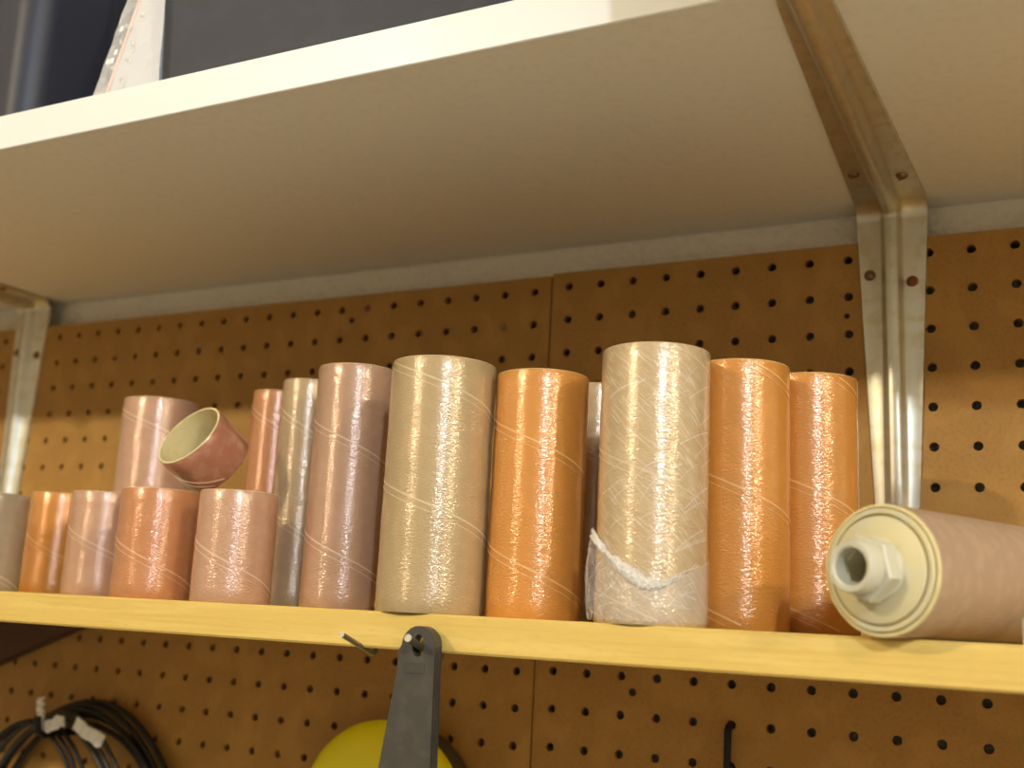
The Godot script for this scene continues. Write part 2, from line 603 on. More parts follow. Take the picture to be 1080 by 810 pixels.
func tube(at: Vector3, r: float, h: float, wrap: Material, seam: Material, seam_y: float, label: String, group := "cardboard tubes on the pine shelf", pitch := 0.067) -> Node3D:
	var t := thing("cardboard_tube", label, "tube", at, group)
	var wall := 0.0016
	# outer wrap, with a slightly uneven wound surface
	var outer := [Vector2(r - 0.0005, 0.0), Vector2(r, 0.0006)]
	var rows := int(h / 0.008)
	for k in range(1, rows):
		var y := h * k / rows
		outer.append(Vector2(r + 0.00010 * sin(y * 190.0 + r * 9000.0), y))
	outer.append(Vector2(r, h - 0.0008))
	outer.append(Vector2(r - 0.0004, h - 0.0002))
	mesh_node("paper_wrap", lathe(outer, 72), wrap, t)
	mesh_node("cardboard_core", lathe([Vector2(r - 0.0005, 0.0), Vector2(r - wall, 0.0), Vector2(r - wall, h), Vector2(r - 0.0004, h), Vector2(r - 0.0004, h - 0.0002)].map(func(p): return p), 60), M.core, t)
	var phi := atan2(0.3308 - at.x, 0.7276 - at.z)
	mesh_node("spiral_seam", helix_mesh(r, h, seam_y, phi, pitch, [[0.0, 0.0010], [-0.0038, 0.0004]]), seam, t)
	return t

# ---------------------------------------------------------------- scene
func _ready() -> void:
	# camera
	var cam := Camera3D.new()
	cam.name = "camera"
	cam.position = Vector3(0.3308, -0.24339, 0.7276)
	cam.rotation = Vector3(0.20593, 0.4755, 0.05197)
	cam.fov = rad_to_deg(2.0 * atan(405.0 / 1170.07))
	cam.near = 0.02
	var att := CameraAttributesPhysical.new()
	att.frustum_focal_length = 12.0 * 1170.07 / 405.0
	att.frustum_focus_distance = 0.61
	att.exposure_aperture = 6.0
	cam.attributes = att
	add_child(cam)
	cam.current = true
	# environment
	var we := WorldEnvironment.new()
	var env := Environment.new()
	env.background_mode = Environment.BG_COLOR
	env.background_color = Color(0.02, 0.02, 0.02)
	env.tonemap_mode = Environment.TONE_MAPPER_LINEAR
	env.tonemap_exposure = 0.93
	env.sdfgi_enabled = true
	env.ssao_enabled = true
	env.ssil_enabled = true
	we.environment = env
	add_child(we)
	make_materials()
	# the three lamps whose streaks stand on the tubes: a warm one to the left, a cool and a warm one to the right
	lamp(Vector3(-1.25, 1.02, 2.55), Color(1.0, 0.93, 0.80), 3.3, "warm white bulb hanging left of the shelves")
	lamp(Vector3(1.75, 1.02, 2.55), Color(0.88, 0.935, 1.0), 4.4, "cool white bulb hanging between the two warm bulbs")
	lamp(Vector3(2.55, 0.95, 1.65), Color(1.0, 0.93, 0.80), 2.6, "warm white bulb hanging right of the shelves")
	build_room()
	build_shelves()
	build_tubes()
	build_roller()
	build_upper_things()
	build_hanging_things()

func build_room() -> void:
	var x0 := -2.6
	var x1 := 3.6
	var z1 := 4.2
	var H := CEIL_Y - FLOOR_Y
	var cy := (CEIL_Y + FLOOR_Y) * 0.5
	var wz := -0.018
	structure("wall_back", box_mesh(Vector3(x1 - x0, H, 0.1), 0.0), M.wall, Vector3((x0 + x1) * 0.5, cy, wz - 0.05))
	structure("wall_front", box_mesh(Vector3(x1 - x0, H, 0.1), 0.0), M.room, Vector3((x0 + x1) * 0.5, cy, z1 + 0.05))
	structure("wall_left", box_mesh(Vector3(0.1, H, z1 - wz + 0.2), 0.0), M.room, Vector3(x0 - 0.05, cy, (z1 + wz) * 0.5))
	structure("wall_right", box_mesh(Vector3(0.1, H, z1 - wz + 0.2), 0.0), M.room, Vector3(x1 + 0.05, cy, (z1 + wz) * 0.5))
	structure("floor", box_mesh(Vector3(x1 - x0 + 0.2, 0.1, z1 - wz + 0.2), 0.0), M.floor, Vector3((x0 + x1) * 0.5, FLOOR_Y - 0.05, (z1 + wz) * 0.5))
	structure("ceiling", box_mesh(Vector3(x1 - x0 + 0.2, 0.1, z1 - wz + 0.2), 0.0), M.ceiling, Vector3((x0 + x1) * 0.5, CEIL_Y + 0.05, (z1 + wz) * 0.5))
	# furring strips that hold the pegboard off the wall
	var n := 0
	for x in [-0.787, -0.408, -0.0142, 0.343, 0.597]:
		n += 1
		structure("trim_%d" % n, box_mesh(Vector3(0.017, 0.62, 0.013), 0.0), M.batten, Vector3(x, -0.31, wz + 0.0065))
	structure("trim_6", box_mesh(Vector3(1.4, 0.0055, 0.013), 0.0), M.batten, Vector3(-0.09, 0.0062, wz + 0.0065))  # unseen strip added to keep light out of the gap behind the pegboard
	# the two pegboard sheets
	var ys := []
	for j in 25:
		ys.append(-j * INCH)
	var xr := []
	for i in 25:
		xr.append(i * INCH)
	var seam := -0.0142
	var right := pegboard(xr, ys, seam + 0.0006, 24 * INCH + 0.012, -24 * INCH - 0.012, 0.0112, {}, "brown perforated hardboard sheet behind the orange tubes and lying roller")
	board_screw(right, 0.2022, -0.0385, M.dark_screw, 0.0018)
	board_screw(right, 0.0593, -0.2895, M.dark_screw, 0.0026)
	var xl := []
	for i in range(-32, 0):
		xl.append(i * INCH - 0.003)
	var yl := []
	for j in 25:
		yl.append(-j * INCH - 0.002)
	var left := pegboard(xl, yl, -32 * INCH - 0.015, seam - 0.0006, -24 * INCH - 0.014, 0.0098, {Vector2i(25, 0): true, Vector2i(30, 1): true}, "brown perforated hardboard sheet behind the short pink tubes")
	board_screw(left, -0.1955, -0.0115, M.dark_screw, 0.0025)
	board_screw(left, xl[25], yl[0], M.screw_rust, 0.0030)
	board_screw(left, xl[30], yl[1], M.batten, 0.0030)
	# unseen bench, added to send light back up under the shelves
	var b := thing("bounce_bench", "unseen wooden bench added below the pegboard to bounce light up", "bounce_bench", Vector3(0.3, FLOOR_Y, 0))
	mesh_node("bench_top", box_mesh(Vector3(2.6, 0.04, 0.62), 0.003, Vector3(0, 0.82, 0.33)), M.bench, b)
	for sx in [-1.22, 1.22]:
		for sz in [0.08, 0.58]:
			mesh_node("leg", box_mesh(Vector3(0.08, 0.80, 0.08), 0.003, Vector3(sx, 0.40, sz)), M.bench, b)

func build_shelves() -> void:
	var up := thing("white_shelf", "long white melamine shelf board held by two steel brackets", "shelf", Vector3(0, UP_UNDER, 0))
	var xa := -1.15
	var xb := 1.05
	mesh_node("board", box_mesh(Vector3(xb - xa, UP_THICK - 0.0004, UP_FRONT - 0.0012 + 0.018), 0.0004, Vector3((xa + xb) * 0.5, UP_THICK * 0.5, (UP_FRONT - 0.0012 - 0.018) * 0.5)), M.melamine, up)
	mesh_node("edge_band", box_mesh(Vector3(xb - xa, UP_THICK, 0.0012), 0.0005, Vector3((xa + xb) * 0.5, UP_THICK * 0.5, UP_FRONT - 0.0006)), M.edge_band, up)
	var lo := thing("pine_shelf", "yellow pine shelf board carrying the cardboard tubes", "shelf", Vector3(0, SHELF_TOP - SHELF_THICK, 0))
	mesh_node("board", box_mesh(Vector3(1.75, SHELF_THICK, SHELF_FRONT), 0.0012, Vector3(-0.05, SHELF_THICK * 0.5, SHELF_FRONT * 0.5)), M.pine, lo)
	bracket(0.2317, "pressed zinc steel shelf bracket behind the orange tubes and roller", [[0.2172, -0.0124, true, M.screw], [0.2437, -0.0188, true, M.screw_rust], [0.2178, 0.0618, false, M.screw], [0.2449, 0.0500, false, M.screw]])
	bracket(-0.5769, "pressed zinc steel shelf bracket beside the short orange and grey tubes", [[-0.5915, -0.0150, true, M.screw], [-0.5635, -0.0190, true, M.screw_rust], [-0.5909, 0.0618, false, M.screw], [-0.5636, 0.0500, false, M.screw]])
	var br := mesh_node("wooden_gusset", prism(PackedVector2Array([Vector2(-0.66, SHELF_TOP - SHELF_THICK), Vector2(-0.427, SHELF_TOP - SHELF_THICK), Vector2(-0.66, SHELF_TOP - SHELF_THICK - 0.0885)]), 0.0, 0.015), M.brown_wood)
	tag(br, "dark brown wooden gusset with a slanted edge under the pine shelf", "gusset")

func seam_of(c: Color) -> StandardMaterial3D:
	var m := mat(c.lerp(Color(0.98, 0.93, 0.82), 0.30), 0.3)
	m.metallic_specular = 0.7
	return m

func build_tubes() -> void:
	var orange := Color(0.82, 0.555, 0.245)
	var tan := Color(0.725, 0.625, 0.455)
	var mauve := Color(0.71, 0.56, 0.445)
	var pink := Color(0.765, 0.595, 0.475)
	var peach := Color(0.77, 0.52, 0.335)
	var grey := Color(0.67, 0.60, 0.50)
	var beige := Color(0.72, 0.61, 0.46)
	var w_orange := wrap_material(orange, Color(0.86, 0.59, 0.27), Color(0.76, 0.475, 0.18))
	var w_tan := wrap_material(tan, Color(0.765, 0.665, 0.495), Color(0.65, 0.545, 0.375))
	var w_shred := wrap_material(Color(0.77, 0.665, 0.50), Color(0.82, 0.72, 0.56), Color(0.69, 0.58, 0.42), 0.55)
	var w_mauve := wrap_material(mauve, Color(0.755, 0.61, 0.495), Color(0.64, 0.49, 0.38))
	var w_pink := wrap_material(pink, Color(0.80, 0.655, 0.55), Color(0.72, 0.515, 0.385))
	var w_peach := wrap_material(peach, Color(0.80, 0.58, 0.41), Color(0.71, 0.445, 0.265))
	var w_grey := wrap_material(grey, Color(0.70, 0.64, 0.55), Color(0.60, 0.52, 0.42))
	var w_beige := wrap_material(beige, Color(0.76, 0.66, 0.52), Color(0.66, 0.55, 0.41))
	var y := SHELF_TOP
	# short tubes
	tube(Vector3(-0.3555, y, 0.190), 0.0250, 0.0669, w_grey, seam_of(grey), 0.0148, "short grey-beige cardboard tube beside the plain orange short tube")
	tube(Vector3(-0.3735, y, 0.112), 0.0235, 0.0755, w_orange, seam_of(orange), 0.0289, "short plain orange cardboard tube between grey and pink short tubes")
	tube(Vector3(-0.2819, y, 0.153), 0.0245, 0.0710, w_pink, seam_of(pink), 0.0318, "short pink cardboard tube between the orange and peach short tubes")
	tube(Vector3(-0.1870, y, 0.199), 0.0245, 0.0672, w_peach, seam_of(peach), 0.0214, "short glossy peach-orange cardboard tube under the tilted open tube")
	tube(Vector3(-0.1219, y, 0.201), 0.0235, 0.0655, w_pink, seam_of(pink), 0.0217, "short pale pink cardboard tube beside the slim beige tall tube")
	# tall tubes
	tube(Vector3(-0.1258, y, 0.137), 0.0180, 0.1473, w_beige, seam_of(beige), 0.0472, "slim tall beige cardboard tube half hidden by the mauve tube")
	tube(Vector3(-0.0632, y, 0.171), 0.0245, 0.1450, w_mauve, seam_of(mauve), 0.0296, "tall mauve-brown cardboard tube beside the wide tan tube")
	tube(Vector3(0.0175, y, 0.2027), 0.0292, 0.1363, w_tan, seam_of(tan), 0.0546, "wide tall tan cardboard tube with a smooth film wrap")
	tube(Vector3(0.0700, y, 0.1835), 0.0256, 0.1312, w_orange, seam_of(orange), 0.0238, "tall orange cardboard tube between the two tan tubes")
	var shred := tube(Vector3(0.1427, y, 0.2026), 0.0274, 0.1358, w_shred, seam_of(tan), 0.0706, "tall tan cardboard tube with torn shreds of clear film")
	torn_film(shred, 0.0274)
	tube(Vector3(0.1745, y, 0.1590), 0.0258, 0.1360, w_orange, seam_of(orange), 0.0699, "tall orange cardboard tube right behind the shredded tan tube")
	tube(Vector3(0.2010, y, 0.1130), 0.0260, 0.1375, w_orange, seam_of(orange), 0.0752, "tall orange cardboard tube right beside the steel bracket")
	# tubes standing behind
	tube(Vector3(-0.2947, y, 0.100), 0.0280, 0.1480, w_pink, seam_of(pink), 0.1250, "tall pink cardboard tube standing behind the short tubes")
	tube(Vector3(-0.1838, y, 0.098), 0.0180, 0.1506, w_peach, seam_of(peach), 0.1245, "slim tall peach cardboard tube standing behind the pale pink short tube")
	tube(Vector3(0.0720, y, 0.110), 0.0200, 0.1401, w_beige, seam_of(beige), 0.0961, "tall beige cardboard tube in the gap behind orange and tan tubes")
	# the short open tube lying tilted on top
	var a := Vector3(-0.154, 0.5402, 0.8273).normalized()
	var L := 0.0300
	var t := tube(Vector3.ZERO, 0.0240, L, wrap_material(Color(0.72, 0.47, 0.36), Color(0.80, 0.66, 0.56), Color(0.64, 0.36, 0.25)), seam_of(pink), 0.008, "short open reddish-pink tube lying tilted on top of the short tubes", "cardboard tubes on the pine shelf")
	var side := Vector3.UP.cross(a).normalized()
	t.transform = Transform3D(Basis(side, a, side.cross(a)), Vector3(-0.1695, -0.1414, 0.200) - a * L)

func torn_film(t: Node3D, r: float) -> void:
	var rng := RandomNumberGenerator.new()
	rng.seed = 77
	var phi := atan2(0.3308 - 0.1427, 0.7276 - 0.2026)
	var keys := [[-1.75, 0.046, 0.0036], [-1.2, 0.040, 0.0034], [-0.8, 0.032, 0.0016], [-0.42, 0.024, 0.0013], [-0.1, 0.0190, 0.0015], [0.2, 0.0185, 0.0014], [0.55, 0.0235, 0.0008], [1.1, 0.030, 0.0006], [1.6, 0.034, 0.0005]]
	var along := func(f: float) -> Array:
		var s := f * (keys.size() - 1)
		var i := mini(int(s), keys.size() - 2)
		var q := s - i
		return [lerpf(keys[i][0], keys[i + 1][0], q), lerpf(keys[i][1], keys[i + 1][1], q), lerpf(keys[i][2], keys[i + 1][2], q)]
	var crease := noise_gen(4, 1.0, 3)
	# the bunched roll of film along the tear: a thick crumpled ribbon and a few strands
	var st := begin()
	var NF := 90
	var NC := 8
	var lump := func(i: int, j: int) -> Vector3:
		var f := lerpf(0.10, 0.74, float(i) / NF)
		var p: Array = along.call(f)
		var g := float(j) / NC * 2.0 - 1.0
		var fat := 0.0005 + 0.0032 * exp(-pow((p[0] + 0.22) / 0.42, 2.0)) + 0.0012 * exp(-pow((p[0] + 0.9) / 0.5, 2.0))
		fat *= (1.0 - smoothstep(0.62, 0.74, f)) * (1.0 + 0.8 * crease.get_noise_2d(f * 14.0, 3.0))
		var ang: float = phi + p[0] + 0.03 * crease.get_noise_2d(f * 30.0, g * 2.0)
		var rr: float = r + 0.0003 + (p[2] + 0.3 * fat) * sqrt(maxf(0.0, 1.0 - g * g)) + 0.0007 * crease.get_noise_2d(f * 60.0 + 9.0, g * 3.0) * (1.0 - absf(g))
		return Vector3(sin(ang) * rr, p[1] + g * fat, cos(ang) * rr)
	for i in NF:
		for j in NC:
			quad(st, lump.call(i, j), lump.call(i + 1, j), lump.call(i + 1, j + 1), lump.call(i, j + 1), Vector3(sin(phi), 0, cos(phi)))
	for k in 14:
		var f0 := rng.randf_range(0.05, 0.62)
		var f1 := minf(1.0, f0 + rng.randf_range(0.12, 0.3))
		var dy0 := rng.randf_range(-0.0030, 0.0030)
		var dy1 := rng.randf_range(-0.0030, 0.0030)
		var pts := []
		for j in 13:
			var q := j / 12.0
			var p: Array = along.call(lerpf(f0, f1, q))
			var ang: float = phi + p[0]
			var rr: float = r + 0.0004 + p[2] * (0.35 + 0.65 * sin(PI * q))
			pts.append(Vector3(sin(ang) * rr, p[1] + lerpf(dy0, dy1, q) + 0.0005 * sin(q * 19.0 + k), cos(ang) * rr))
		add_tube(st, pts, rng.randf_range(0.00012, 0.00028), 5)
	# the pointed shard that stands off at the left end
	for k in 5:
		var p: Array = along.call(0.15 + 0.015 * k)
		var ang: float = phi + p[0]
		var base := Vector3(sin(ang) * (r + 0.002), p[1] - 0.001, cos(ang) * (r + 0.002))
		var tip := base + Vector3(-0.0030 - 0.0008 * k, 0.007 + 0.0012 * k, 0.001 - 0.0008 * k)
		quad(st, base, base + Vector3(0.0026, -0.0006, 0.0006), tip + Vector3(0.0003, -0.0003, 0), tip, Vector3(0, 0, 1))
	mesh_node("bunched_film", st.commit(), M.torn_thick, t).set_meta("label", "white bunched torn film")
	# the loose sheet of film from the tear down to the shelf, standing off most at the left
	var sh := begin()
	var NA := 120
	var NY := 14
	var sheet := func(i: int, j: int) -> Vector3:
		var f := lerpf(0.0, 1.0, float(i) / NA)
		var p: Array = along.call(f)
		var q := float(j) / NY
		var left_share := clampf((0.25 - p[0]) / 1.6, 0.0, 1.0)
		var low: float = maxf(0.0008, 0.0016 + 0.0022 * crease.get_noise_2d(f * 70.0, 31.0))
		var ang: float = phi + p[0] + 0.16 * q * left_share
		var rr: float = r + 0.0005 + left_share * 0.0032 * sin(PI * (0.12 + 0.72 * q)) + 0.0011 * (0.3 + left_share) * (0.5 + crease.get_noise_2d(f * 55.0 + q * 6.0, q * 5.0))
		return Vector3(sin(ang) * rr, lerpf(p[1], low, q), cos(ang) * rr)
	for i in NA:
		for j in NY:
			quad(sh, sheet.call(i, j), sheet.call(i + 1, j), sheet.call(i + 1, j + 1), sheet.call(i, j + 1), Vector3(sin(phi), 0, cos(phi)))
	mesh_node("loose_film", sh.commit(), M.torn, t).set_meta("label", "wrinkled clear film")
	# pulled fibres: thin white lines in the film
	var fb := begin()
	for k in 110:
		var below := k < 80
		var p0 := rng.randf_range(-1.5, 0.6) if below else rng.randf_range(-1.4, 1.3)
		var len_ := rng.randf_range(-0.10, 0.40) if below else rng.randf_range(0.3, 0.9)
		var y0 := rng.randf_range(0.006, 0.020) if below else rng.randf_range(0.03, 0.115)
		var rise := rng.randf_range(-0.014, 0.018) if below else rng.randf_range(0.010, 0.020)
		var w := rng.randf_range(0.00008, 0.00022)
		var prev := []
		for j in 9:
			var q := j / 8.0
			var ang := phi + p0 + len_ * q
			var c := Vector3(sin(ang), 0, cos(ang))
			var rr := r + 0.0003 + (clampf((0.2 - p0) / 1.6, 0.0, 1.0) * 0.0032 if below else 0.0) + 0.0002 * sin(PI * q)
			var y := clampf(y0 + rise * (q - 0.4 * q * q), 0.002, 0.134)
			var cur := [c * rr + Vector3(0, y + w, 0), c * rr + Vector3(0, y - w, 0)]
			if prev.size():
				quad(fb, prev[0], prev[1], cur[1], cur[0], c)
			prev = cur
	mesh_node("film_fibres", fb.commit(), M.torn_thick, t)

func build_roller() -> void:
	var n := Vector3(sin(deg_to_rad(-26.0)), 0, cos(deg_to_rad(-26.0)))   # the capped end faces this way
	var r := 0.0277
	var L := 0.205
	var t := thing("capped_roller", "beige paper roller lying on the pine shelf, capped end with hex fitting outward", "roller")
	var side := Vector3.UP.cross(n).normalized()
	# local y runs out of the capped end
	t.transform = Transform3D(Basis(side, n, side.cross(n)), Vector3(0.2566, SHELF_TOP + r + 0.0001, 0.2385))
	var prof := [Vector2(r - 0.003, -L), Vector2(r, -L + 0.0004)]
	for k in 26:
		prof.append(Vector2(r, lerpf(-L + 0.001, -0.0012, k / 25.0)))
	mesh_node("paper_tube", lathe(prof, 80), M.roller, t)
	mesh_node("tube_end", lathe([Vector2(r, -0.0012), Vector2(r - 0.0002, -0.0002), Vector2(r - 0.0012, 0.0), Vector2(r - 0.0018, -0.0006), Vector2(r - 0.0022, -0.003)], 80), M.core, t)
	mesh_node("far_end", lathe([Vector2(0.0, -L + 0.002), Vector2(r - 0.003, -L + 0.002), Vector2(r - 0.003, -L)], 60), M.core, t)
	# cap with a raised outer ring, a groove and a flat face
	mesh_node("end_cap", lathe([Vector2(r - 0.0021, -0.006), Vector2(r - 0.0021, 0.0006), Vector2(r - 0.0026, 0.0011), Vector2(r - 0.0040, 0.0011), Vector2(r - 0.0043, 0.0006), Vector2(r - 0.0044, -0.0010), Vector2(r - 0.0050, -0.0010), Vector2(r - 0.0054, 0.0016), Vector2(r - 0.0062, 0.0022), Vector2(0.012, 0.0026), Vector2(0.0073, 0.0026)], 80), M.cap, t)
	mesh_node("lower_ring", lathe([Vector2(0.0, 0.0026), Vector2(0.0132, 0.0026), Vector2(0.0132, 0.0044), Vector2(0.0125, 0.0050), Vector2(0.0076, 0.0050)].slice(1, 5), 48), M.fitting, t)
	# hexagonal nut
	var hexa := PackedVector2Array()
	for k in 6:
		var a := TAU * k / 6.0 + 0.30
		hexa.append(Vector2(cos(a), sin(a)) * 0.0142)
	var nst := begin()
	for k in 6:
		var a: Vector2 = hexa[k]
		var b: Vector2 = hexa[(k + 1) % 6]
		var ai := a.normalized() * 0.0078
		var bi := b.normalized() * 0.0078
		var up := Vector3(0, 0.0125, 0)
		var dn := Vector3(0, 0.0048, 0)
		var A := Vector3(a.x, 0, a.y)
		var B := Vector3(b.x, 0, b.y)
		var AI := Vector3(ai.x, 0, ai.y)
		var BI := Vector3(bi.x, 0, bi.y)
		var bev := Vector3(0, -0.0008, 0)
		quad(nst, A + dn, B + dn, B + up + bev, A + up + bev, A + B)
		quad(nst, A + up + bev, B + up + bev, B * 0.95 + up, A * 0.95 + up, A + B + Vector3(0, 0.01, 0))
		quad(nst, A * 0.95 + up, B * 0.95 + up, BI + up, AI + up, Vector3.UP)
	mesh_node("hex_nut", nst.commit(), M.fitting, t)
	mesh_node("pipe", lathe([Vector2(0.0108, 0.011), Vector2(0.0108, 0.0200), Vector2(0.0102, 0.0208), Vector2(0.0084, 0.0208), Vector2(0.0077, 0.0201)], 48), M.fitting, t)
	mesh_node("pipe_bore", lathe([Vector2(0.0077, 0.0201), Vector2(0.0072, -0.030), Vector2(0.0, -0.030)], 40), M.fitting, t)
	# the bit of metal at the roller's side
	var b := thing("steel_clip", "small grey steel angle clip on the pine shelf beside the roller", "clip", Vector3(0.3172, SHELF_TOP, 0.196))
	mesh_node("upright", box_mesh(Vector3(0.018, 0.0115, 0.0015), 0.0003, Vector3(0, 0.00575, 0.006)), M.zinc, b)
	mesh_node("foot", box_mesh(Vector3(0.018, 0.0015, 0.012), 0.0003, Vector3(0, 0.00075, 0.0)), M.zinc, b)

# a storage tote: tapering walls with rounded corners and a lip
func tote(called_label: String, at: Vector3, sx: float, sz: float, h: float, m: Material) -> void:
	var t := thing("storage_tote", called_label, "tote", at)
	var ring := func(y: float, grow: float, rad: float) -> Array:
		var pts := []
		var hx := sx * 0.5 + grow
		var hz := sz * 0.5 + grow
		for c in [[1, 1, 0.0], [1, -1, PI * 0.5], [-1, -1, PI], [-1, 1, PI * 1.5]]:
			for k in 7:
				var a: float = c[2] + PI * 0.5 * k / 6.0
				pts.append([Vector3(c[0] * (hx - rad) + rad * sin(a), y, c[1] * (hz - rad) + rad * cos(a)), Vector3(sin(a), 0, cos(a))])
		return pts
	var loft := func(rings: Array) -> ArrayMesh:
		var st := begin()
		for i in rings.size() - 1:
			var n: int = rings[i].size()
			for k in n:
				var k1 := (k + 1) % n
				var q := [rings[i][k], rings[i][k1], rings[i + 1][k1], rings[i + 1][k]]
				for j in [0, 2, 1, 0, 3, 2]:
					vert(st, q[j][0], q[j][1])
		return st.commit()
	mesh_node("body", loft.call([ring.call(0.0, -0.004, 0.018), ring.call(0.004, 0.0, 0.02), ring.call(h * 0.9, 0.010, 0.022)]), m, t)
	mesh_node("rim", loft.call([ring.call(h * 0.9, 0.010, 0.022), ring.call(h * 0.9, 0.016, 0.024), ring.call(h, 0.017, 0.024), ring.call(h, 0.006, 0.02)]), m, t)
	mesh_node("lid", loft.call([ring.call(h, 0.012, 0.02), ring.call(h + 0.012, 0.011, 0.02), ring.call(h + 0.013, -0.02, 0.015), ring.call(h + 0.013, -minf(sx, sz) * 0.5 + 0.016, 0.001)]), m, t)
	mesh_node("base", loft.call([ring.call(0.0, -minf(sx, sz) * 0.5 + 0.016, 0.001), ring.call(0.0, -0.004, 0.018)]), m, t)

func build_upper_things() -> void:
	var y := UP_UNDER + UP_THICK
	tote("dark navy plastic storage tote left of the white packing bag", Vector3(-0.492, y, 0.128), 0.36, 0.235, 0.22, M.tote_navy)
	tote("charcoal grey plastic storage tote right of the white packing bag", Vector3(-0.0600, y, 0.128), 0.266, 0.235, 0.22, M.tote)
	# unseen cardboard box, added to shade the right end of the white edge
	var b := thing("unseen_box", "unseen brown cardboard box added over the white shelf edge to shade it", "box", Vector3(0.435, y, 0.205))
	mesh_node("carton", box_mesh(Vector3(0.50, 0.20, 0.33), 0.002, Vector3(0.02, 0.10, 0.0)), M.cardboard, b)
	mesh_node("flap", box_mesh(Vector3(0.50, 0.003, 0.16), 0.0005, Vector3(0.02, 0.2017, 0.083)), M.cardboard, b)
	mesh_node("flap", box_mesh(Vector3(0.50, 0.003, 0.16), 0.0005, Vector3(0.02, 0.2017, -0.083)), M.cardboard, b)
	# white packing stuffed between the totes
	var p := thing("packing_bag", "white foam sheets in a clear plastic bag between two dark totes", "bag", Vector3(0, y, 0))
	mesh_node("foam_wedge", crumple(PackedVector2Array([Vector2(-0.2515, 0.0), Vector2(-0.1957, 0.0), Vector2(-0.2030, 0.13), Vector2(-0.2129, 0.13)]), 0.10, 0.2345, 0.0003, 5), M.white_foam, p)
	mesh_node("pink_liner", crumple(PackedVector2Array([Vector2(-0.2545, 0.0), Vector2(-0.2516, 0.0), Vector2(-0.2130, 0.13), Vector2(-0.2158, 0.13)]), 0.09, 0.2350, 0.0002, 6), M.pink_paper, p)
	mesh_node("clear_flap", crumple(PackedVector2Array([Vector2(-0.2660, 0.0), Vector2(-0.2546, 0.0), Vector2(-0.2159, 0.13), Vector2(-0.2260, 0.13)]), 0.12, 0.2352, 0.0007, 7), M.bag, p)
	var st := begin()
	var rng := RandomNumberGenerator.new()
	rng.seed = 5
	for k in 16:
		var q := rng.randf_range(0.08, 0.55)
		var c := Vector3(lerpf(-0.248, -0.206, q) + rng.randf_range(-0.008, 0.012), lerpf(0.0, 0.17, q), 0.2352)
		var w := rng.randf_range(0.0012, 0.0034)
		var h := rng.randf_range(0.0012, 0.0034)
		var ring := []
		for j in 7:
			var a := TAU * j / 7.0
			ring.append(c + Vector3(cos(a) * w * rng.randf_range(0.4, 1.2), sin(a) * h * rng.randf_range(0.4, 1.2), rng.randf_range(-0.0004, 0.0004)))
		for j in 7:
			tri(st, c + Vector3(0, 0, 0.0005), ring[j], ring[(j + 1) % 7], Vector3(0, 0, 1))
	mesh_node("film_glints", st.commit(), M.torn_thick, p)  # flat white flakes laid on the bag for its bright glints

# an outline with subdivided, slightly crumpled front face between z0 and z1; corners: bottom left, bottom right, top right, top left
func crumple(c: PackedVector2Array, z0: float, z1: float, amp: float, seed_: int) -> ArrayMesh:
	var n := noise_gen(seed_, 60.0, 3)
	var st := begin()
	st.set_smooth_group(0)
	var NX := 6
	var NY := 40
	var P := func(i: int, j: int, z: float) -> Vector3:
		var a := c[0].lerp(c[3], float(j) / NY)
		var b := c[1].lerp(c[2], float(j) / NY)
		var p := a.lerp(b, float(i) / NX)
		var w := n.get_noise_2d(p.x, p.y)
		return Vector3(p.x + (w * amp if i == 0 else 0.0), p.y, z + (w * amp * 2.0 if z == z1 else 0.0))
	for j in NY:
		for i in NX:
			quad(st, P.call(i, j, z1), P.call(i + 1, j, z1), P.call(i + 1, j + 1, z1), P.call(i, j + 1, z1), Vector3(0, 0, 1))
		quad(st, P.call(0, j, z0), P.call(0, j, z1), P.call(0, j + 1, z1), P.call(0, j + 1, z0), Vector3(-1, 0, 0))
		quad(st, P.call(NX, j, z0), P.call(NX, j, z1), P.call(NX, j + 1, z1), P.call(NX, j + 1, z0), Vector3(1, 0, 0))
	quad(st, P.call(0, 0, z0), P.call(NX, 0, z0), P.call(NX, 0, z1), P.call(0, 0, z1), Vector3(0, -1, 0))
	quad(st, P.call(0, NY, z0), P.call(NX, NY, z0), P.call(NX, NY, z1), P.call(0, NY, z1), Vector3(0, 1, 0))
	quad(st, P.call(0, 0, z0), P.call(NX, 0, z0), P.call(NX, NY, z0), P.call(0, NY, z0), Vector3(0, 0, -1))
	return st.commit()

